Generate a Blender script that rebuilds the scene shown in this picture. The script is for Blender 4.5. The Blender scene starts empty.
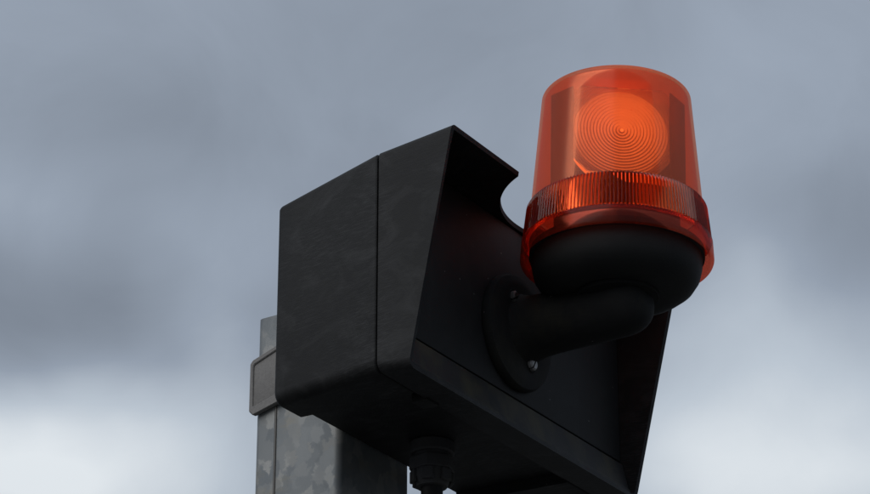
import bpy, bmesh, math, random
from mathutils import Vector, Matrix
random.seed(7)
sc = bpy.context.scene
C = sc.collection

# ------------------------------------------------------------------ camera
Z0 = 2.55                               # the housing's top edge stands 2.55 m above the ground
FPX, CX, CY = 2740.0, 435.0, 247.0      # focal length and centre in photo pixels
ELEV, YAW = math.radians(25.0), math.radians(32.6)
FWD = Vector((math.cos(YAW)*math.cos(ELEV), math.sin(YAW)*math.cos(ELEV), math.sin(ELEV)))
RGT = Vector((math.sin(YAW), -math.cos(YAW), 0.0))
UPV = RGT.cross(FWD)
FH = Vector((math.cos(YAW), math.sin(YAW), 0.0))
def ray(x, y):
    return ((x-CX)/FPX)*RGT - ((y-CY)/FPX)*UPV + FWD
CAM = Vector((-0.182, 0, Z0)) - ray(452, 123)*2.058
cd = bpy.data.cameras.new('camera')
cd.sensor_width = 36.0
cd.lens = FPX/870.0*36.0
cd.clip_start, cd.clip_end = 0.05, 2000.0
cam = bpy.data.objects.new('camera', cd); C.objects.link(cam)
mw = Matrix.Identity(4)
for i in range(3):
    mw[i][0], mw[i][1], mw[i][2], mw[i][3] = RGT[i], UPV[i], -FWD[i], CAM[i]
cam.matrix_world = mw
sc.camera = cam

# ------------------------------------------------------------------ sky, sun, exposure
SUN_EL, SUN_AZ = math.radians(40), math.radians(168)     # azimuth measured from +X, counter-clockwise: from upper left
world = bpy.data.worlds.new('World'); sc.world = world; world.use_nodes = True
nt = world.node_tree; nt.nodes.clear()
def nmath(t, op, a, b=None, c=None, clamp=False):
    n = t.nodes.new('ShaderNodeMath'); n.operation = op; n.use_clamp = clamp
    for i, v in enumerate((a, b, c)):
        if v is None: continue
        if isinstance(v, (int, float)): n.inputs[i].default_value = v
        else: t.links.new(v, n.inputs[i])
    return n.outputs[0]
def dotc(t, v, c):
    n = t.nodes.new('ShaderNodeVectorMath'); n.operation = 'DOT_PRODUCT'
    t.links.new(v, n.inputs[0]); n.inputs[1].default_value = tuple(c)
    return n.outputs['Value']
def noise(t, vec, scale, detail=4, rough=.5, dist=0.0):
    n = t.nodes.new('ShaderNodeTexNoise')
    n.inputs['Scale'].default_value = scale; n.inputs['Detail'].default_value = detail
    n.inputs['Roughness'].default_value = rough; n.inputs['Distortion'].default_value = dist
    if vec is not None: t.links.new(vec, n.inputs['Vector'])
    return n
def ramp(t, fac, stops, interp='LINEAR'):
    n = t.nodes.new('ShaderNodeValToRGB'); n.color_ramp.interpolation = interp
    el = n.color_ramp.elements
    while len(el) < len(stops): el.new(0.5)
    for e, (p, c) in zip(el, stops):
        e.position = p; e.color = (*c, 1) if len(c) == 3 else c
    t.links.new(fac, n.inputs[0])
    return n.outputs[0]
tc = nt.nodes.new('ShaderNodeTexCoord')
D = tc.outputs['Generated']
u = nmath(nt, 'ARCTAN2', dotc(nt, D, RGT), dotc(nt, D, FH))
v = nmath(nt, 'ARCSINE', dotc(nt, D, (0, 0, 1)))
# clouds: soft billows, warped by noise
wn = noise(nt, D, 9.0, 3, .5)
sp = nt.nodes.new('ShaderNodeSeparateColor'); nt.links.new(wn.outputs['Color'], sp.inputs[0])
uw = nmath(nt, 'ADD', u, nmath(nt, 'MULTIPLY', nmath(nt, 'SUBTRACT', sp.outputs[0], .5), .10))
vw = nmath(nt, 'ADD', v, nmath(nt, 'MULTIPLY', nmath(nt, 'SUBTRACT', sp.outputs[1], .5), .06))
fine = noise(nt, D, 13.0, 7, .56, .5)
big = noise(nt, D, 3.0, 3, .5)
L = nmath(nt, 'ADD', 0.47, nmath(nt, 'MULTIPLY', nmath(nt, 'SUBTRACT', fine.outputs['Fac'], .5), .20))
# billows of this bank of cloud: (direction as photo x, y; half-widths in px; brightness)
BILLOWS = [
    (70, 300, 300, 90, -.115), (-20, 335, 220, 50, -.05), (435, -10, 500, 110, -.04), (0, 480, 270, 85, .54), (170, 440, 130, 80, .10), (225, 330, 60, 70, .07), (40, 190, 130, 60, .07),
    (170, 110, 170, 70, -.08), (460, 20, 220, 70, -.05), (250, 270, 60, 90, .10), (760, 40, 150, 70, .04),
    (860, 225, 170, 75, -.11), (690, 170, 90, 110, .06), (735, 300, 60, 70, .12), (810, 455, 220, 115, .42), (700, 470, 160, 80, .10),
]
for x, y, sx, sy, amp in BILLOWS:
    r = ray(x, y).normalized()
    u0, v0 = math.atan2(r.dot(RGT), r.dot(FH)), math.asin(r.z)
    a = nmath(nt, 'POWER', nmath(nt, 'DIVIDE', nmath(nt, 'SUBTRACT', uw, u0), sx/FPX/math.cos(v0)), 2.0)
    b = nmath(nt, 'POWER', nmath(nt, 'DIVIDE', nmath(nt, 'SUBTRACT', vw, v0), sy/FPX), 2.0)
    g = nmath(nt, 'EXPONENT', nmath(nt, 'MULTIPLY', nmath(nt, 'ADD', a, b), -1.0))
    L = nmath(nt, 'ADD', L, nmath(nt, 'MULTIPLY', g, amp))
L = nmath(nt, 'ADD', L, nmath(nt, 'MULTIPLY', nmath(nt, 'SUBTRACT', big.outputs['Fac'], .5), .10), clamp=True)
ccol = ramp(nt, L, [(0.0, (.10, .115, .145)), (.25, (.183, .211, .256)), (.5, (.312, .362, .438)), (.75, (.54, .605, .68)), (1.0, (.84, .89, .93))])
zen = nmath(nt, 'ADD', .60, nmath(nt, 'MULTIPLY', nmath(nt, 'MAXIMUM', nmath(nt, 'SINE', v), 0.0), .95))   # an overcast sky brightens towards the zenith
bgc = nt.nodes.new('ShaderNodeBackground'); nt.links.new(ccol, bgc.inputs[0]); nt.links.new(zen, bgc.inputs[1])
sky = nt.nodes.new('ShaderNodeTexSky'); sky.sky_type = 'NISHITA'; sky.sun_disc = False
sky.sun_elevation = SUN_EL; sky.sun_rotation = math.pi/2 - SUN_AZ
bgs = nt.nodes.new('ShaderNodeBackground'); nt.links.new(sky.outputs[0], bgs.inputs[0]); bgs.inputs[1].default_value = .08
mx = nt.nodes.new('ShaderNodeMixShader'); mx.inputs[0].default_value = .95
nt.links.new(bgs.outputs[0], mx.inputs[1]); nt.links.new(bgc.outputs[0], mx.inputs[2])
wo = nt.nodes.new('ShaderNodeOutputWorld'); nt.links.new(mx.outputs[0], wo.inputs[0])

sd = bpy.data.lights.new('sun', 'SUN'); sd.energy = 1.4; sd.angle = math.radians(60); sd.color = (1, .97, .92)
sun = bpy.data.objects.new('sun', sd); C.objects.link(sun)
sdir = Vector((math.cos(SUN_AZ)*math.cos(SUN_EL), math.sin(SUN_AZ)*math.cos(SUN_EL), math.sin(SUN_EL)))
sun.rotation_euler = sdir.to_track_quat('Z', 'Y').to_euler()
sun.location = (0, 0, 8)
sc.view_settings.view_transform = 'Standard'; sc.view_settings.look = 'None'
sc.view_settings.exposure = 0.0; sc.view_settings.gamma = 1.0; sc.view_settings.use_curve_mapping = False
sc.render.engine = 'CYCLES'
sc.cycles.use_denoising = True
sc.cycles.max_bounces = 24; sc.cycles.transparent_max_bounces = 32; sc.cycles.transmission_bounces = 16
sc.cycles.sample_clamp_indirect = 4.0
sc.cycles.blur_glossy = 0.5

# ------------------------------------------------------------------ materials
def new_mat(name):
    m = bpy.data.materials.new(name); m.use_nodes = True
    t = m.node_tree; t.nodes.clear()
    o = t.nodes.new('ShaderNodeOutputMaterial')
    return m, t, o
def bsdf(t, o, **kw):
    b = t.nodes.new('ShaderNodeBsdfPrincipled'); t.links.new(b.outputs[0], o.inputs[0])
    for k, val in kw.items():
        k = k.replace('_', ' ').title() if k not in ('IOR',) else k
        if k == 'Specular': k = 'Specular IOR Level'
        if k == 'Transmission': k = 'Transmission Weight'
        s = b.inputs[k]
        if isinstance(val, (int, float)): s.default_value = val
        elif isinstance(val, tuple): s.default_value = (*val, 1)
        else: t.links.new(val, s)
    return b
def coords(t, scale=(1, 1, 1), rot=(0, 0, 0)):
    c = t.nodes.new('ShaderNodeTexCoord'); mp = t.nodes.new('ShaderNodeMapping')
    mp.inputs['Scale'].default_value = scale; mp.inputs['Rotation'].default_value = rot
    t.links.new(c.outputs['Object'], mp.inputs[0])
    return mp.outputs[0]
def mixc(t, fac, a, b):
    n = t.nodes.new('ShaderNodeMix'); n.data_type = 'RGBA'
    if isinstance(fac, (int, float)): n.inputs[0].default_value = fac
    else: t.links.new(fac, n.inputs[0])
    for i, cval in ((6, a), (7, b)):
        if isinstance(cval, tuple): n.inputs[i].default_value = (*cval, 1)
        else: t.links.new(cval, n.inputs[i])
    return n.outputs[2]
def bump(t, b, h, strength, dist):
    n = t.nodes.new('ShaderNodeBump'); n.inputs['Strength'].default_value = strength; n.inputs['Distance'].default_value = dist
    t.links.new(h, n.inputs['Height']); t.links.new(n.outputs[0], b.inputs['Normal'])

def black_plastic(name, base=.011, dust=(.045, .043, .038), dust_amt=.5, scratch=1.0, stain=0.0, rough=.55, specks=True, grain=.35):
    m, t, o = new_mat(name)
    p = coords(t)
    n1 = noise(t, p, 14, 6, .62, .6)
    f1 = ramp(t, n1.outputs['Fac'], [(.42, (0, 0, 0)), (.75, (1, 1, 1))])
    col = mixc(t, nmath(t, 'MULTIPLY', f1, dust_amt), (base, base*1.02, base*1.1), dust)
    # faint wiping scratches, long and thin
    ps = coords(t, (60, 11, 200), (.42, .15, 0))
    n2 = noise(t, ps, 7, 5, .6, .4)
    f2 = ramp(t, n2.outputs['Fac'], [(.48, (0, 0, 0)), (.74, (1, 1, 1))])
    nm = noise(t, p, 9, 2, .5)
    fm = ramp(t, nm.outputs['Fac'], [(.40, (0, 0, 0)), (.62, (1, 1, 1))])
    col = mixc(t, nmath(t, 'MULTIPLY', nmath(t, 'MULTIPLY', f2, fm), .32*scratch), col, (.095, .097, .10))
    # broad wiped smears and chalky bloom
    n5 = noise(t, coords(t, (2.4, 1.3, 2.4), (.75, .1, 0)), 15, 6, .66, 1.0)
    f5 = ramp(t, n5.outputs['Fac'], [(.50, (0, 0, 0)), (.72, (1, 1, 1))])
    col = mixc(t, nmath(t, 'MULTIPLY', f5, .34*scratch), col, (.055, .056, .058))
    if stain:
        n4 = noise(t, coords(t, (1, 1, .6)), 24, 5, .65)
        f4 = ramp(t, n4.outputs['Fac'], [(.45, (0, 0, 0)), (.68, (1, 1, 1))])
        col = mixc(t, nmath(t, 'MULTIPLY', f4, stain), col, (.07, .062, .030))
    if specks:
        vo = t.nodes.new('ShaderNodeTexVoronoi'); vo.inputs['Scale'].default_value = 95; t.links.new(p, vo.inputs['Vector'])
        near = nmath(t, 'LESS_THAN', vo.outputs['Distance'], .055)
        sc2 = t.nodes.new('ShaderNodeSeparateColor'); t.links.new(vo.outputs['Color'], sc2.inputs[0])
        pick = nmath(t, 'GREATER_THAN', sc2.outputs[0], .86)
        col = mixc(t, nmath(t, 'MULTIPLY', nmath(t, 'MULTIPLY', near, pick), .7), col, (.22, .22, .22))
    rgh = nmath(t, 'ADD', rough, nmath(t, 'MULTIPLY', n1.outputs['Fac'], .22))
    b = bsdf(t, o, base_color=col, roughness=rgh, specular=.30)
    g = noise(t, p, 900, 2, .6)
    h = nmath(t, 'ADD', g.outputs['Fac'], nmath(t, 'MULTIPLY', n2.outputs['Fac'], .15*scratch))
    bump(t, b, h, grain, .0003)
    return m
M_SHELL = black_plastic('weathered_black_plastic', .0060, dust=(.034, .0340, .0345), dust_amt=.34, scratch=1.0)
M_DOOR = black_plastic('black_door_plastic', .013, dust_amt=.2, scratch=.3)
M_SILL = black_plastic('stained_sill_plastic', .010, dust_amt=.28, scratch=.3, stain=.5)
M_ARM = black_plastic('black_arm_plastic', .009, dust_amt=.22, scratch=.2, stain=.2, rough=.72)
M_BASE = black_plastic('black_base_rubber', .012, dust_amt=.25, scratch=.25, rough=.6, grain=.2)
M_GLAND = black_plastic('dusty_gland_plastic', .055, dust_amt=.6, scratch=.1, stain=.3, rough=.6, specks=False)
M_CABLE = black_plastic('black_cable_sheath', .008, dust_amt=.2, scratch=.0, rough=.5, specks=False)

def metal_simple(name, col, rough, metallic=1.0):
    m, t, o = new_mat(name)
    n = noise(t, coords(t), 160, 4, .6)
    c = mixc(t, n.outputs['Fac'], tuple(x*.6 for x in col), col)
    bsdf(t, o, base_color=c, metallic=metallic, roughness=nmath(t, 'ADD', rough, nmath(t, 'MULTIPLY', n.outputs['Fac'], .15)))
    return m
M_SCREW = metal_simple('dull_steel', (.42, .41, .40), .45, .8)
M_RUST = metal_simple('tarnished_steel', (.16, .155, .15), .5, .6)

def galvanised():
    m, t, o = new_mat('spangled_galvanised_steel')
    p = coords(t)
    dn = noise(t, p, 34, 6, .66)
    va = t.nodes.new('ShaderNodeVectorMath'); va.operation = 'MULTIPLY_ADD'
    t.links.new(dn.outputs['Color'], va.inputs[0]); va.inputs[1].default_value = (.03,)*3; t.links.new(p, va.inputs[2])
    mp = t.nodes.new('ShaderNodeMapping'); mp.inputs['Scale'].default_value = (1, 1, .62); mp.inputs['Rotation'].default_value = (.5, 0, .3)
    t.links.new(va.outputs[0], mp.inputs[0])
    vo = t.nodes.new('ShaderNodeTexVoronoi'); vo.feature = 'SMOOTH_F1'; vo.inputs['Smoothness'].default_value = .22; vo.inputs['Scale'].default_value = 100; t.links.new(mp.outputs[0], vo.inputs['Vector'])
    s = t.nodes.new('ShaderNodeSeparateColor'); t.links.new(vo.outputs['Color'], s.inputs[0])
    c1 = ramp(t, s.outputs[0], [(0, (.155, .172, .186)), (.4, (.185, .20, .21)), (.66, (.22, .231, .236)), (.82, (.265, .27, .266)), (1, (.32, .322, .312))])
    vo2 = t.nodes.new('ShaderNodeTexVoronoi'); vo2.inputs['Scale'].default_value = 120; t.links.new(mp.outputs[0], vo2.inputs['Vector'])
    s2 = t.nodes.new('ShaderNodeSeparateColor'); t.links.new(vo2.outputs['Color'], s2.inputs[0])
    c1 = mixc(t, nmath(t, 'MULTIPLY', s2.outputs[1], .4), c1, (.205, .22, .228))
    rn = noise(t, coords(t, (1, 1, 2.2)), 30, 5, .62)
    rf = ramp(t, rn.outputs['Fac'], [(.54, (0, 0, 0)), (.74, (1, 1, 1))])
    c1 = mixc(t, nmath(t, 'MULTIPLY', rf, .5), c1, (.265, .235, .17))
    dk = noise(t, coords(t, (1, 1, .5)), 18, 4, .6)
    df = ramp(t, dk.outputs['Fac'], [(.5, (0, 0, 0)), (.75, (1, 1, 1))])
    c1 = mixc(t, nmath(t, 'MULTIPLY', df, .35), c1, (.135, .155, .17))
    b = bsdf(t, o, base_color=c1, metallic=.25, roughness=nmath(t, 'ADD', .42, nmath(t, 'MULTIPLY', s.outputs[1], .2)), specular=.4)
    bump(t, b, noise(t, p, 500, 3, .6).outputs['Fac'], .15, .0003)
    return m
M_GALV = galvanised()
def cast_grey():
    m, t, o = new_mat('rough_cast_grey')
    p = coords(t)
    n = noise(t, p, 420, 4, .7); n2 = noise(t, p, 40, 4, .6)
    c = mixc(t, n.outputs['Fac'], (.135, .13, .13), (.27, .265, .26))
    c = mixc(t, nmath(t, 'MULTIPLY', n2.outputs['Fac'], .4), c, (.19, .185, .18))
    b = bsdf(t, o, base_color=c, roughness=.75, specular=.25)
    bump(t, b, n.outputs['Fac'], .5, .0006)
    return m
M_CAST = cast_grey()

def orange_lens(name='clear_orange_plastic', tint=(.998, .57, .39, 1), haze=.13):
    # dyed clear plastic with a thin haze of dust
    m, t, o = new_mat(name)
    p = coords(t)
    tr = t.nodes.new('ShaderNodeBsdfTransparent'); tr.inputs[0].default_value = tint
    tl = t.nodes.new('ShaderNodeBsdfTranslucent'); tl.inputs[0].default_value = (.95, .15, .05, 1)
    df = t.nodes.new('ShaderNodeBsdfDiffuse'); df.inputs[0].default_value = (.92, .20, .10, 1)
    gl = t.nodes.new('ShaderNodeBsdfGlossy'); gl.inputs[0].default_value = (1, 1, 1, 1); gl.inputs['Roughness'].default_value = .2
    fr = t.nodes.new('ShaderNodeFresnel'); fr.inputs[0].default_value = 1.45
    hz = noise(t, coords(t, (1, 1, .35)), 70, 6, .68); hf = nmath(t, 'ADD', haze, nmath(t, 'MULTIPLY', hz.outputs['Fac'], haze))
    st = noise(t, coords(t, (1, 1, .06)), 150, 4, .6)                       # dried rain runs
    hf = nmath(t, 'ADD', hf, nmath(t, 'MULTIPLY', ramp(t, st.outputs['Fac'], [(.55, (0, 0, 0)), (.75, (1, 1, 1))]), .07))
    sk = noise(t, p, 520, 2, .5)                                             # grit
    hf = nmath(t, 'ADD', hf, nmath(t, 'MULTIPLY', ramp(t, sk.outputs['Fac'], [(.70, (0, 0, 0)), (.76, (1, 1, 1))]), .22))
    m0 = t.nodes.new('ShaderNodeMixShader'); m0.inputs[0].default_value = .35
    t.links.new(tl.outputs[0], m0.inputs[1]); t.links.new(df.outputs[0], m0.inputs[2])
    m1 = t.nodes.new('ShaderNodeMixShader'); t.links.new(hf, m1.inputs[0])
    t.links.new(tr.outputs[0], m1.inputs[1]); t.links.new(m0.outputs[0], m1.inputs[2])
    m2 = t.nodes.new('ShaderNodeMixShader'); t.links.new(nmath(t, 'MULTIPLY', fr.outputs[0], .27), m2.inputs[0])
    t.links.new(m1.outputs[0], m2.inputs[1]); t.links.new(gl.outputs[0], m2.inputs[2])
    t.links.new(m2.outputs[0], o.inputs[0])
    return m
M_LENS = orange_lens()
M_FOOT = orange_lens('deep_orange_plastic', (.80, .32, .24, 1), .036)
def orange_ribs():
    m, t, o = new_mat('ribbed_orange_plastic')
    b = bsdf(t, o, base_color=(.97, .13, .035), roughness=.02, transmission=1.0, IOR=1.36, specular=.1)
    tl = t.nodes.new('ShaderNodeBsdfTranslucent'); tl.inputs[0].default_value = (.95, .16, .05, 1)
    ms = t.nodes.new('ShaderNodeMixShader'); ms.inputs[0].default_value = .11
    t.links.new(b.outputs[0], ms.inputs[1]); t.links.new(tl.outputs[0], ms.inputs[2]); t.links.new(ms.outputs[0], o.inputs[0])
    return m
M_RIBS = orange_ribs()
def optic_panel():
    m, t, o = new_mat('fresnel_panel_plastic')
    tl = t.nodes.new('ShaderNodeBsdfTranslucent'); tl.inputs[0].default_value = (.9, .9, .88, 1)
    df = t.nodes.new('ShaderNodeBsdfDiffuse'); df.inputs[0].default_value = (.8, .8, .78, 1)
    gl = t.nodes.new('ShaderNodeBsdfGlossy'); gl.inputs['Roughness'].default_value = .12
    m0 = t.nodes.new('ShaderNodeMixShader'); m0.inputs[0].default_value = .4
    t.links.new(tl.outputs[0], m0.inputs[1]); t.links.new(df.outputs[0], m0.inputs[2])
    rf = t.nodes.new('ShaderNodeBsdfGlass'); rf.inputs['Roughness'].default_value = .06; rf.inputs['IOR'].default_value = 1.49
    m1 = t.nodes.new('ShaderNodeMixShader'); m1.inputs[0].default_value = .6
    t.links.new(m0.outputs[0], m1.inputs[1]); t.links.new(rf.outputs[0], m1.inputs[2])
    t.links.new(m1.outputs[0], o.inputs[0])
    return m
M_OPTIC = optic_panel()
def plain(name, col, rough=.6, metallic=0.0):
    m, t, o = new_mat(name)
    n = noise(t, coords(t), 60, 3, .6)
    c = mixc(t, n.outputs['Fac'], tuple(x*.8 for x in col), col)
    bsdf(t, o, base_color=c, roughness=rough, metallic=metallic)
    return m
m, t, o = new_mat('darkened_riser')  # darker riser faces: the rings' light-dark contrast is put into the colour
tl = t.nodes.new('ShaderNodeBsdfTranslucent'); tl.inputs[0].default_value = (.62, .60, .58, 1); df = t.nodes.new('ShaderNodeBsdfDiffuse'); df.inputs[0].default_value = (.3, .3, .3, 1)
ms = t.nodes.new('ShaderNodeMixShader'); ms.inputs[0].default_value = .5
t.links.new(tl.outputs[0], ms.inputs[1]); t.links.new(df.outputs[0], ms.inputs[2]); t.links.new(ms.outputs[0], o.inputs[0]); M_RISER = m
M_HOLDER = plain('grey_holder_plastic', (.055, .05, .055), .55)
M_DRUM = plain('dark_drum_plastic', (.03, .03, .03), .5)
BULB = 1.75
m, t, o = new_mat('lit_bulb'); em = t.nodes.new('ShaderNodeEmission'); em.inputs[0].default_value = (1, .42, .15, 1); em.inputs[1].default_value = BULB
gc = t.nodes.new('ShaderNodeTexCoord'); le = t.nodes.new('ShaderNodeVectorMath'); le.operation = 'LENGTH'; t.links.new(gc.outputs['Object'], le.inputs[0])
fall = nmath(t, 'POWER', nmath(t, 'DIVIDE', le.outputs['Value'], .040), 2.0)      # faint light and dark rings put into the emission, weaker at the rim
t.links.new(nmath(t, 'MULTIPLY', nmath(t, 'ADD', nmath(t, 'SUBTRACT', 1.0, nmath(t, 'MULTIPLY', fall, .22)), nmath(t, 'MULTIPLY', nmath(t, 'SINE', nmath(t, 'MULTIPLY', le.outputs['Value'], 2*math.pi/.0103)), .05)), BULB), em.inputs[1])
t.links.new(em.outputs[0], o.inputs[0]); M_BULB = m
M_REAR_GLOW = m.copy(); M_REAR_GLOW.node_tree.nodes[em.name].inputs[0].default_value = (1, .62, .3, 1)  # glow for the added rear disc
for l in [l for l in M_REAR_GLOW.node_tree.links if l.to_node.type == 'EMISSION']: M_REAR_GLOW.node_tree.links.remove(l)
M_REAR_GLOW.node_tree.nodes[em.name].inputs[1].default_value = 1.8
def asphalt():
    m, t, o = new_mat('worn_paving')
    p = coords(t); n = noise(t, p, 60, 6, .7); n2 = noise(t, p, .6, 3, .5)
    c = mixc(t, n.outputs['Fac'], (.055, .054, .05), (.10, .097, .09)); c = mixc(t, nmath(t, 'MULTIPLY', n2.outputs['Fac'], .4), c, (.075, .073, .068))
    b = bsdf(t, o, base_color=c, roughness=.9); bump(t, b, n.outputs['Fac'], .5, .004)
    return m
M_ASPH = asphalt()

# ------------------------------------------------------------------ mesh helpers
def link(name, me, mat, parent=None, smooth=35):
    me.materials.append(mat)
    if smooth:
        me.polygons.foreach_set('use_smooth', [True]*len(me.polygons))
        me.set_sharp_from_angle(angle=math.radians(smooth))
    ob = bpy.data.objects.new(name, me); C.objects.link(ob)
    if parent is not None: ob.parent = parent
    return ob
def build(name, verts, faces, mat, parent=None, smooth=35, bevel=0, seg=2):
    """verts in metres about the parent's base point"""
    me = bpy.data.meshes.new(name); me.from_pydata([tuple(p) for p in verts], [], faces)
    bm = bmesh.new(); bm.from_mesh(me)
    bmesh.ops.remove_doubles(bm, verts=bm.verts, dist=1e-6)
    bmesh.ops.recalc_face_normals(bm, faces=bm.faces)
    if bevel:
        es = [e for e in bm.edges if len(e.link_faces) == 2 and e.calc_face_angle(0) > math.radians(28)]
        bmesh.ops.bevel(bm, geom=es, offset=bevel, segments=seg, profile=.5, affect='EDGES', clamp_overlap=True)
    bm.to_mesh(me); bm.free()
    return link(name, me, mat, parent, smooth)
def box(x0, x1, y0, y1, z0, z1):
    v = [(x, y, z) for x in (x0, x1) for y in (y0, y1) for z in (z0, z1)]
    f = [(0, 1, 3, 2), (4, 6, 7, 5), (0, 4, 5, 1), (2, 3, 7, 6), (0, 2, 6, 4), (1, 5, 7, 3)]
    return v, f
def prism(poly, ax, a0, a1):
    """poly of 2-d points extruded along axis ax (0 x, 1 y, 2 z)"""
    def put(p, q):
        l = list(p); l.insert(ax, q); return tuple(l)
    n = len(poly)
    v = [put(p, a0) for p in poly] + [put(p, a1) for p in poly]
    f = [tuple(range(n))[::-1], tuple(range(n, 2*n))] + [(i, (i+1) % n, n+(i+1) % n, n+i) for i in range(n)]
    return v, f
def lathe(prof, n, closed=False, bumps=None):
    """profile of (r, z); bumps(angle, index) -> radius offset"""
    v, f = [], []
    k = len(prof)
    for j in range(n):
        a = 2*math.pi*j/n
        for i, (r, z) in enumerate(prof):
            rr = r + (bumps(j, i) if bumps else 0)
            v.append((rr*math.cos(a), rr*math.sin(a), z))
    m = k if closed else k-1
    for j in range(n):
        for i in range(m):
            a, b = j*k+i, j*k+(i+1) % k
            c, d = ((j+1) % n)*k+(i+1) % k, ((j+1) % n)*k+i
            f.append((a, b, c, d))
    return v, f
def sweep(path, radii, n=40, cap=True):
    v, f = [], []
    pts = [Vector(p) for p in path]
    for i, p in enumerate(pts):
        d = (pts[min(i+1, len(pts)-1)] - pts[max(i-1, 0)]).normalized()
        s = Vector((1, 0, 0)); s = (s - d*s.dot(d)).normalized(); w = d.cross(s)
        for j in range(n):
            a = 2*math.pi*j/n
            v.append(p + (s*math.cos(a) + w*math.sin(a))*radii[i])
    for i in range(len(pts)-1):
        for j in range(n):
            f.append((i*n+j, i*n+(j+1) % n, (i+1)*n+(j+1) % n, (i+1)*n+j))
    if cap:
        f.append(tuple(range(n))); f.append(tuple((len(pts)-1)*n+j for j in range(n)))
    return v, f
def arc(cx, cz, r, a0, a1, n):
    return [(cx + r*math.cos(math.radians(a0+(a1-a0)*i/n)), cz + r*math.sin(math.radians(a0+(a1-a0)*i/n))) for i in range(n+1)]
def thing(name, label, cat, loc):
    o = bpy.data.objects.new(name, None); C.objects.link(o); o.empty_display_size = .05
    o.location = loc; o['label'] = label; o['category'] = cat
    return o
def shift(vf, d):
    return [tuple(Vector(p)+Vector(d)) for p in vf[0]], vf[1]
def rotate(vf, mat):
    return [tuple(mat @ Vector(p)) for p in vf[0]], vf[1]

# ------------------------------------------------------------------ ground (below the frame)
g = build('ground', *box(-600, 600, -600, 600, -.3, 0), M_ASPH, None, 0); g['kind'] = 'structure'

# ------------------------------------------------------------------ galvanised post
XC = -.0036
PW, PY0, PY1 = .0515, .1865, .2705
post = thing('galvanised_post', 'galvanised steel square post with mottled spangle behind the black box', 'post', (XC, (PY0+PY1)/2, 0))
hy = (PY1-PY0)/2
def rrect(hx, hy_, r, n=6):
    p = []
    for cx, cy, a in ((hx-r, hy_-r, 0), (-hx+r, hy_-r, 90), (-hx+r, -hy_+r, 180), (hx-r, -hy_+r, 270)):
        p += arc(cx, cy, r, a, a+90, n)
    return p
def tube(outer, inner, z0, z1):
    n = len(outer)
    v = [(x, y, z0) for x, y in outer] + [(x, y, z1) for x, y in outer] + [(x, y, z0) for x, y in inner] + [(x, y, z1) for x, y in inner]
    f = []
    for i in range(n):
        j = (i+1) % n
        f += [(i, j, n+j, n+i), (2*n+j, 2*n+i, 3*n+i, 3*n+j), (n+i, n+j, 3*n+j, 3*n+i), (j, i, 2*n+i, 2*n+j)]
    return v, f
build('tube', *tube(rrect(PW, hy, .006), rrect(PW-.004, hy-.004, .003), 0, Z0-.0515), M_GALV, post)
build('weld_seam', *shift(sweep([(0, 0, .01), (0, 0, Z0-.056)], [.0011, .0011], 8), (-PW-.0001, .0205, 0)), M_RUST, post)

# ------------------------------------------------------------------ mounting clamp round the post
YR0 = .1818
zc = Z0-.138
cl = thing('post_clamp', 'rough grey cast clamp wrapped round the galvanised post', 'clamp', (XC, (PY0+PY1)/2, zc))
# collar: outer faces with a framed, sunken panel on each side; its top edge falls towards the back
yf, yb = YR0-(PY0+PY1)/2, hy+.0022
H = .062
def collar_side(s):
    xo, xi = s*(PW+.0042), s*(PW+.0004)
    poly = [(yf, .022), (yb-.004, 0), (yb, .004), (yb, H-.0165), (yb-.0025, H-.0135), (yf+.03, H+.006), (yf, H+.006)]
    return prism(poly, 0, min(xo, xi), max(xo, xi))
for s in (-1, 1):
    ck = build('cheek', *collar_side(s), M_CAST, cl, bevel=.0015)
    # raised rim round the cheek
    xo = s*(PW+.0042)
    poly = [(yf, .022), (yb-.004, 0), (yb, .004), (yb, H-.0165), (yb-.0025, H-.0135), (yf+.03, H+.006), (yf, H+.006)]
    cyy = sum(p[0] for p in poly)/len(poly); czz = sum(p[1] for p in poly)/len(poly)
    inn = [(yf, .033), (yb-.0045, .0075), (yb-.0035, .0075), (yb-.0035, H-.0190), (yb-.0045, H-.0175), (yf+.03, H+.003), (yf, H+.003)]
    n = len(poly); a0, a1 = (xo-.001*s, xo+.0014*s)
    v = [(a0, *p) for p in poly]+[(a1, *p) for p in poly]+[(a0, *p) for p in inn]+[(a1, *p) for p in inn]
    f = []
    for i in range(n):
        j = (i+1) % n
        f += [(i, j, n+j, n+i), (2*n+j, 2*n+i, 3*n+i, 3*n+j), (n+i, n+j, 3*n+j, 3*n+i), (j, i, 2*n+i, 2*n+j)]
    build('rim', v, f, M_CAST, ck, bevel=.0007, seg=1)
build('strap', *prism([(hy+.0004, .0045), (hy+.0016, .0045), (hy+.0016, H-.019), (hy+.0004, H-.018)], 0, -PW-.0004, PW+.0004), M_CAST, cl, bevel=.001)
build('mounting_pad', *box(-PW-.0003, PW+.0003, yf+.0005, -hy-.0006, .024, H+.002), M_CAST, cl, bevel=.001)

# ------------------------------------------------------------------ black housing
HX, YS, YR, ZB = .1785, .0734, .1815, -.186
house = thing('signal_housing', 'black weathered plastic box with open hood and notched visor', 'housing', (XC, 0, Z0+ZB))
def hz(v):      # heights below are measured from the hood's top edge
    return [(x, y, z-ZB) for x, y, z in v]
ZBS = -.181
def half_width(y):
    return HX - (.0100/YS)*y if y <= YS else HX-.0100 - (.0190/(.178-YS))*(y-YS)
def top_z(y):
    return 0.0 if y <= YS else -(.0100/(.178-YS))*(y-YS)
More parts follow.
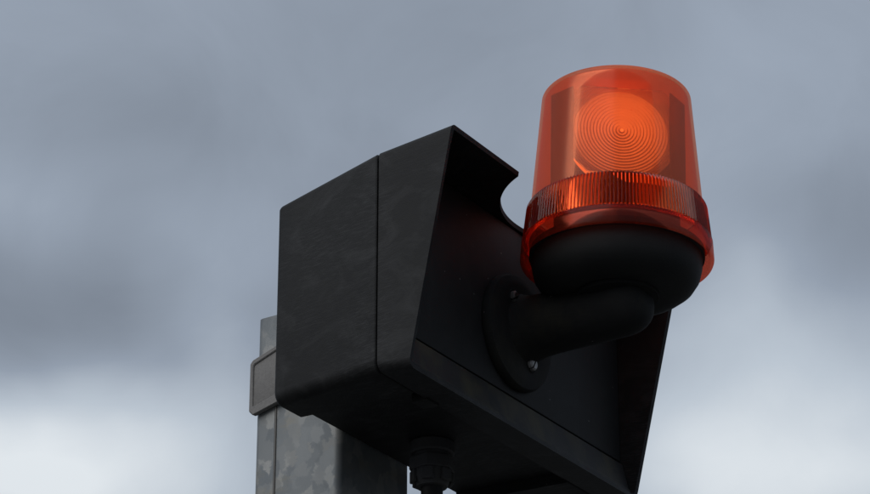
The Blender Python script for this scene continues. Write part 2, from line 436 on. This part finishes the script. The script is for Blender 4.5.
# rear shell: lofted rounded box, its underside sunk between two side strips
def rear_profile(y, inset):
    zf = ZBS+.0025*(y-YS)/.1
    w, zt, zb = half_width(y)-inset, top_z(y)-inset, zf+inset
    rt, rb = .0045, .010
    if inset > .001: rt, rb = .003, .009
    xs = .1155
    p = arc(-w+rt, zt-rt, rt, 180, 90, 5) + arc(w-rt, zt-rt, rt, 90, 0, 5) + arc(w-rb, zb+rb, rb, 0, -90, 7)
    zr = max(zf+.0092, zb)
    p += [(xs, zb), (xs-.0012, zr), (-xs+.0012, zr), (-xs, zb)]
    p += arc(-w+rb, zb+rb, rb, 270, 180, 7)
    return p
rows = [(YS+.0011, .0022), (YS+.0012, .0008), (YS+.0022, 0)]
for i in range(1, 9): rows.append((YS+.0022 + (YR-.0042-YS-.0022)*i/8, 0))
for a in (20, 45, 70, 90): rows.append((YR-.0042+.0042*math.sin(math.radians(a)), .0042*(1-math.cos(math.radians(a)))))
v, f = [], []
for y, ins in rows:
    P = rear_profile(y, ins); k = len(P)
    v += [(x, y, z) for x, z in P]
for i in range(len(rows)-1):
    for j in range(k):
        f.append((i*k+j, i*k+(j+1) % k, (i+1)*k+(j+1) % k, (i+1)*k+j))
f += [tuple(range(k)), tuple((len(rows)-1)*k+j for j in range(k))]
build('rear_shell', hz(v), f, M_SHELL, house, 40)

# hood: front shell open to the front, raked sides and a round notch in the visor
AX, AY, NR = 0.0, -.0395, .0900
def y_front(x, z):
    y = .0410*min(1, max(0, -z/.182))
    if z > -.004 and abs(x-AX) < NR:
        y = max(y, AY + math.sqrt(NR**2-(x-AX)**2))
    return y
def hood_profile(y, ins=0.0):
    w = half_width(y)-ins; rt, rb = max(.0045-ins, .0012), max(.0075-ins, .003)
    zt, zb = -ins, ZB+.0050*max(0, min(1, (y-.041)/(YS-.041)))+ins
    p = [((-w+rb)*i/6, zb) for i in range(6)] + arc(-w+rb, zb+rb, rb, 270, 180, 7)[0:]
    n = 16
    z0, z1 = zb+rb, zt-rt
    p += [(-w, z0+(z1-z0)*i/n) for i in range(1, n)]
    p += arc(-w+rt, zt-rt, rt, 180, 90, 5)
    # top: columns crowded at the notch's lips
    lip = math.sqrt(NR**2-AY**2)
    xs = [-w+rt+(w-rt-lip)*i/6 for i in range(1, 6)] + [-lip-1e-5]
    xs += [-lip*math.cos(math.pi*i/44) for i in range(0, 45)]
    xs += [lip+1e-5] + [lip+(w-rt-lip)*i/6 for i in range(1, 6)]
    p += [(x, zt) for x in xs]
    q = [(-x, z) for x, z in p[:6+8+15+6]][::-1]
    return p + q
NR_ROWS = 14
def hood_grid(ins):
    ref = hood_profile(0, ins)
    k = len(ref); g = []
    for i in range(NR_ROWS+1):
        s = i/NR_ROWS
        row = []
        for j in range(k):
            yf_ = y_front(ref[j][0], ref[j][1] if ins == 0 else ref[j][1]+ (ins if ref[j][1] > -.01 else 0))
            lipz = .0
            y = YS-.0011 + (yf_+.0006*(ins > 0)-(YS-.0011))*s
            P = hood_profile(y, ins)[j]
            # the notch keeps its plan shape whatever the taper
            row.append((ref[j][0] if abs(ref[j][0]) < .12 and ref[j][1] > -.01 else P[0], y, P[1]))
        g.append(row)
    return g, k
go, k = hood_grid(0); gi, _ = hood_grid(.0038)
v = [p for r in go for p in r]; off = len(v); v += [p for r in gi for p in r]
f = []
for i in range(NR_ROWS):
    for j in range(k-1):
        a, b, c, d = i*k+j, i*k+j+1, (i+1)*k+j+1, (i+1)*k+j
        f += [(a, b, c, d), (off+d, off+c, off+b, off+a)]
for j in range(k-1):
    for i, fl in ((0, 1), (NR_ROWS, 0)):
        a, b = i*k+j, i*k+j+1
        f.append((a, b, off+b, off+a))
hood = build('hood', hz(v), f, M_SHELL, house, 40)
# joint between the two shells: a recessed dark gasket
gk = [(-half_width(YS)+.003, ZBS+.012), (-half_width(YS)+.014, ZBS+.003), (half_width(YS)-.014, ZBS+.003), (half_width(YS)-.003, ZBS+.012),
      (half_width(YS)-.003, -.0055), (half_width(YS)-.0055, -.003), (-half_width(YS)+.0055, -.003), (-half_width(YS)+.003, -.0055)]
build('gasket', hz(prism(gk, 1, YS-.004, YS+.004)[0]), prism(gk, 1, 0, 1)[1], M_CABLE, house, 30)
# door panel, sunk inside the hood
YD = .0525
wd = half_width(YD)-.0042
door = build('door', hz(box(-wd, wd, YD, YD+.004, -.1515, -.0045)[0]), box(0, 1, 0, 1, 0, 1)[1], M_DOOR, house, 30, bevel=.0012)
# sill along the door's foot
sill = [(YS-.0025, ZB+.0075), (.0445, ZB+.0030), (.0432, ZB+.0042), (.0434, ZB+.0070), (.0450, ZB+.0090), (.0500, ZB+.0305), (.0515, ZB+.0325), (YS-.0025, ZB+.0325)]
ws = half_width(.058)-.0043
sl = build('sill', hz(prism(sill, 0, -ws, ws)[0]), prism(sill, 0, -ws, ws)[1], M_SILL, house, 30, bevel=.0006)
build('latch', hz(box(-.105, -.088, YS-.004, YS+.010, ZBS-.0022, ZBS+.008)[0]), box(0, 1, 0, 1, 0, 1)[1], M_CABLE, house, 30, bevel=.0008)

# ------------------------------------------------------------------ cable gland and cable under the box
gz = ZBS+.0108
GX, GY = .0036, .1345
gland = thing('cable_gland', 'dusty black cable gland screwed into the underside of the box', 'cable gland', (XC+GX, GY, Z0+gz-.040))
build('collar', *lathe([(.0001, .0398), (.0170, .0398), (.0182, .0385), (.0182, .0305), (.0170, .0292), (.0150, .0290), (.0150, .0262), (.0001, .0262)], 40), M_GLAND, gland, 30)
hexo = [(.0192*math.cos(math.radians(60*i+20)), .0192*math.sin(math.radians(60*i+20))) for i in range(6)]
build('hex_nut', *prism(hexo, 2, .0150, .0262), M_GLAND, gland, 20, bevel=.0012)
build('dome_nut', *lathe([(.0090, .0018), (.0122, .0022), (.0140, .0060), (.0150, .0095), (.0150, .0150), (.0096, .0150)], 40, True), M_GLAND, gland, 30)
for i in range(6):
    a = 2*math.pi*i/6
    vv, ff = box(.0138, .0172, -.0050, .0050, .0048, .0150)
    build('grip_lug', *rotate((vv, ff), Matrix.Rotation(a+.35, 3, 'Z')), M_GLAND, gland, 20, bevel=.0007, seg=1)
cab = thing('power_cable', 'black round cable hanging from the gland under the box', 'cable', (XC+GX, GY, .02))
top = Z0+gz-.036-.02
path = [(0, 0, top-.01*i) for i in range(4)]
path += [(.0, .004*(1-math.cos(math.pi*i/20)), top-.03-(top-.03)*i/20) for i in range(1, 21)]
build('sheath', *sweep(path, [.0088]*len(path), 28), M_CABLE, cab, 40)

# ------------------------------------------------------------------ elbow arm carrying the beacon
FZ = -.094
arm = thing('elbow_arm', 'black cast elbow arm with round flange screwed to the box front', 'bracket', (XC, YD, Z0+FZ))
RX = Matrix.Rotation(math.radians(90), 3, 'X')       # local z -> -y (towards the front)
fl = [(.0001, .0003), (.0475, .0003), (.0480, .0012), (.0480, .0050), (.0465, .0078), (.0420, .0094), (.0380, .0100), (.0001, .0102)]
build('flange', *shift(rotate(lathe(fl, 72), RX), (-.0055, 0, -.0040)), M_ARM, arm, 40)
BY = -.0395-YD                 # beacon axis in the arm's frame
EB = .021
path, rad = [], []
for i in range(13):                            # flared root, then a straight run past the beacon's axis
    q = i/12; path.append((0, -.004+(BY-.004+.004)*q, .000)); rad.append(.0245+.0085*math.exp(-q*12))
for i in range(1, 9):                          # rounded end
    a = math.radians(90*i/8)
    path.append((0, BY-.004-.0230*math.sin(a), .0010*i/8)); rad.append(max(.0245*math.cos(a)**.62, .0004))
build('pipe', *sweep(path, rad, 56), M_ARM, arm, 40)
nk = [(.0001, .0005), (.0222, .0005), (.0236, .004), (.0285, .0062), (.0325, .0064), (.0330, .0070), (.0330, .0094), (.0001, .0094)]
build('neck', *shift(lathe(nk, 56), (0, BY, 0)), M_ARM, arm, 40)
def screw_head(r, h):
    v, f = [], []
    for s in (-1, 1):
        w = .00075; a0 = math.asin(w/r)
        pts = [(r*math.cos(a), r*math.sin(a)) for a in [a0+(math.pi-2*a0)*i/12 for i in range(13)]]
        pts = [(x, s*y) for x, y in pts]
        b = len(v); n = len(pts)
        v += [(x, y, 0) for x, y in pts] + [(x*.94, y*.94+s*.06*w, h*.65) for x, y in pts] + [(x*.7, y*.7+s*.3*w, h) for x, y in pts]
        for q in range(2):
            f += [(b+q*n+i, b+q*n+(i+1) % n, b+(q+1)*n+(i+1) % n, b+(q+1)*n+i) for i in range(n)]
        f.append(tuple(b+2*n+i for i in range(n)))
    b = len(v); v += [(r*.96*math.cos(2*math.pi*i/24), r*.96*math.sin(2*math.pi*i/24), h*.3) for i in range(24)]
    f.append(tuple(range(b, b+24)))
    return v, f
for (sx, sz), rot, mm in (((-.0204, .0195), 35, M_RUST), ((.0050, -.0285), 60, M_SCREW)):
    vf = rotate(screw_head(.0056, .0034), Matrix.Rotation(math.radians(rot), 3, 'Z'))
    vf = shift(rotate(vf, RX), (sx, -.0104, sz))
    so = build('screw', *vf, mm, arm, 30)
    build('counterbore', *shift(rotate(lathe([(.0001, .0010), (.0060, .0010), (.0068, .0016), (.0074, .0006), (.0076, -.0030)], 32), RX), (sx, -.0092, sz)), M_ARM, arm, 40)

# ------------------------------------------------------------------ the beacon
BZ = -.0548                                   # foot of the orange lens
BB = -.0845                          # the base stands on the elbow's mouth
bea = thing('warning_beacon', 'orange warning beacon with ribbed collar on a black round base', 'beacon', (XC, -.0395, Z0+BB))
# it leans a little to the right
bea.rotation_mode = 'QUATERNION'
from mathutils import Quaternion
bea.rotation_quaternion = Quaternion(FH, math.radians(1.4))
O = -BB                                       # local z of the hood's top edge
def up(prof): return [(r, z+O) for r, z in prof]
base = [(.0001, BB), (.0400, BB), (.0480, -.0838), (.0550, -.0812), (.0610, -.0765), (.0650, -.0700), (.0668, -.0620), (.0672, -.0545), (.0690, -.0535), (.0690, -.0480), (.0001, -.0480)]
build('base', *lathe(up(base), 96), M_BASE, bea, 50)
# dome: plain foot band and tapering clear wall, closed at the top
outer = [(.0757, -.0552), (.0760, -.0540), (.0752, -.0410), (.0728, -.0404)]
wall_o = [(.0708, -.0102), (.0682, -.0096)] 
dome_o = [(.0682-(.0682-.0602)*i/8, -.0096+(.0850+.0096)*i/8) for i in range(9)]
dome_o += [(.0602-.0048+.0048*math.cos(math.radians(a)), .0850+.0044*math.sin(math.radians(a))) for a in (15, 30, 45, 60, 75, 90)] + [(.03, .0896), (.0001, .0898)]
TH = .0024
dome_i = [(max(r-TH, .0001), z) for r, z in dome_o[:9]] + [(.0602-TH-.0030+.0030*math.cos(math.radians(a)), .0846+.0024*math.sin(math.radians(a))) for a in (15, 30, 45, 60, 75, 90)] + [(.03, .0872), (.0001, .0874)]
lens = build('lens_dome', *lathe(up(dome_o + dome_i[::-1]), 128), M_LENS, bea, 40)
band = [(.0757, -.0566), (.0762, -.0552), (.0754, -.0412), (.0742, -.0406), (.0700, -.0406), (.0722, -.0440), (.0728, -.0566)]
build('lens_foot', *lathe(up(band), 128, True), M_FOOT, bea, 40)
NRB = 150
ribp = [(.0733, -.0404), (.0738, -.0396), (.0708, -.0128), (.0694, -.0102), (.0676, -.0098), (.0688, -.0380), (.0695, -.0404)]
def rb(j, i):
    return (-.0004, .0010, .0004, -.0014)[j % 4] * (1.0 if i in (1, 2) else .5 if i == 3 else 0)
build('rib_band', *lathe(up(ribp), NRB*4, True, rb), M_RIBS, bea, 25)
build('drum', *lathe(up([(.0001, -.0478), (.0500, -.0478), (.0500, -.0120), (.0480, -.0100), (.0001, -.0100)]), 64), M_DRUM, bea, 40)
# optic unit: Fresnel panel in front of the bulb, between dark flared cheeks
PA = YAW + math.pi + math.radians(6)          # it faces the street, near enough towards the viewer
nrm = Vector((math.cos(PA), math.sin(PA), 0)); lat = Vector((-nrm.y, nrm.x, 0))
if lat.dot(RGT) < 0: lat = -lat
def op(l, d, z):                              # lateral, depth towards the viewer, height
    return lat*l + nrm*d + Vector((0, 0, z+O))
PZ, PHW, PHH = .0475, .0380, .0375
# rings: saw-tooth in polar grid, clipped to a square with cut lower corners
NA, RG = 96, 20
def clip_r(a):
    c, s = math.cos(a), math.sin(a)
    r = 9.0
    for nx, nz, dd in ((1, 0, PHW), (-1, 0, PHW), (0, 1, PHH), (0, -1, PHH), (.7071, -.7071, .0455), (-.7071, -.7071, .0455), (.7071, .7071, .0500), (-.7071, .7071, .0500)):
        q = nx*c+nz*s
        if q > 1e-6: r = min(r, dd/q)
    return r
radii = []
for i in range(RG):
    r0, r1 = .0515*i/RG, .0515*(i+1)/RG
    radii += [(r0+.00004, 0.0), (r0+(r1-r0)*.70, .0013), (r1-.00003, .0)]
v, f = [], []
nr = len(radii)
for back in (0, 1):
    for j in range(NA):
        a = 2*math.pi*j/NA; rc = clip_r(a)
        for r, h in radii:
            rr = min(r, rc)
            d = .0250 + (h if not back else -.0022)
            v.append(op(rr*math.cos(a), d, PZ+rr*math.sin(a)))
for j in range(NA):
    for i in range(nr-1):
        a, b, c, d = j*nr+i, j*nr+i+1, ((j+1) % NA)*nr+i+1, ((j+1) % NA)*nr+i
        f += [(a, b, c, d), tuple(NA*nr+q for q in (d, c, b, a))]
me = bpy.data.meshes.new('fresnel_panel'); me.from_pydata([tuple(p) for p in v], [], f)
bm = bmesh.new(); bm.from_mesh(me); bmesh.ops.remove_doubles(bm, verts=bm.verts, dist=2e-6); bmesh.ops.dissolve_degenerate(bm, edges=bm.edges, dist=1e-6)
bmesh.ops.recalc_face_normals(bm, faces=bm.faces)
o_c = op(0, 0, PZ)
for fc in bm.faces:
    c = fc.calc_center_median()-o_c; c -= nrm*c.dot(nrm); n_ = fc.normal
    if c.length > .0016 and .2 < n_.dot(nrm) < .93 and n_.dot(c) > 0: fc.material_index = 1     # outward-facing riser
bm.to_mesh(me); bm.free()
link('fresnel_panel', me, M_OPTIC, bea, 20).data.materials.append(M_RISER)
for s in (-1, 1):
    P = [(s*.0382, .0262), (s*.0400, .0262), (s*.0545, .0080), (s*.0525, .0072)]
    v = [op(l, d, z) for z in (-.0095, .0840) for l, d in P]
    build('cheek', v, [(0, 1, 2, 3), (4, 5, 6, 7), (0, 1, 5, 4), (1, 2, 6, 5), (2, 3, 7, 6), (3, 0, 4, 7)], M_HOLDER, bea, 20, bevel=.0004, seg=1)
P = [(-.0520, .0068), (.0520, .0068), (.0520, .0050), (-.0520, .0050)]
v = [op(l, d, z) for z in (-.0095, .0800) for l, d in P]
build('back_plate', v, [(0, 1, 2, 3), (4, 5, 6, 7), (0, 1, 5, 4), (1, 2, 6, 5), (2, 3, 7, 6), (3, 0, 4, 7)], M_HOLDER, bea, 20)
# round lamp disc behind the panel
q = Vector((0, 0, 1)).rotation_difference(nrm).to_matrix()
o0 = op(0, .0072, PZ)
ld = build('lamp_plate', *rotate(lathe([(.0001, 0), (.0405, 0), (.0410, .0006), (.0410, .0026), (.0001, .0026)], 48), q), M_BULB, bea, 40); ld.location = o0
vf = lathe([(.0001, 0), (.0370, 0), (.0375, .0010), (.0375, .0030), (.0001, .0030)], 48)
ld = build('rear_glow_disc', *rotate(vf, q), M_REAR_GLOW, bea, 40); ld.location = op(0, .0016, PZ)       # added rear-facing emitter, there to brighten the dome's back wall
tip = [(.0001, 0), (.0013, 0), (.0013, .0006), (.0008, .0015), (.0001, .0018)]
tp = build('lamp_tip', *rotate(lathe(tip, 20), q), M_BULB, bea, 40); tp.location = op(0, .0256, PZ)
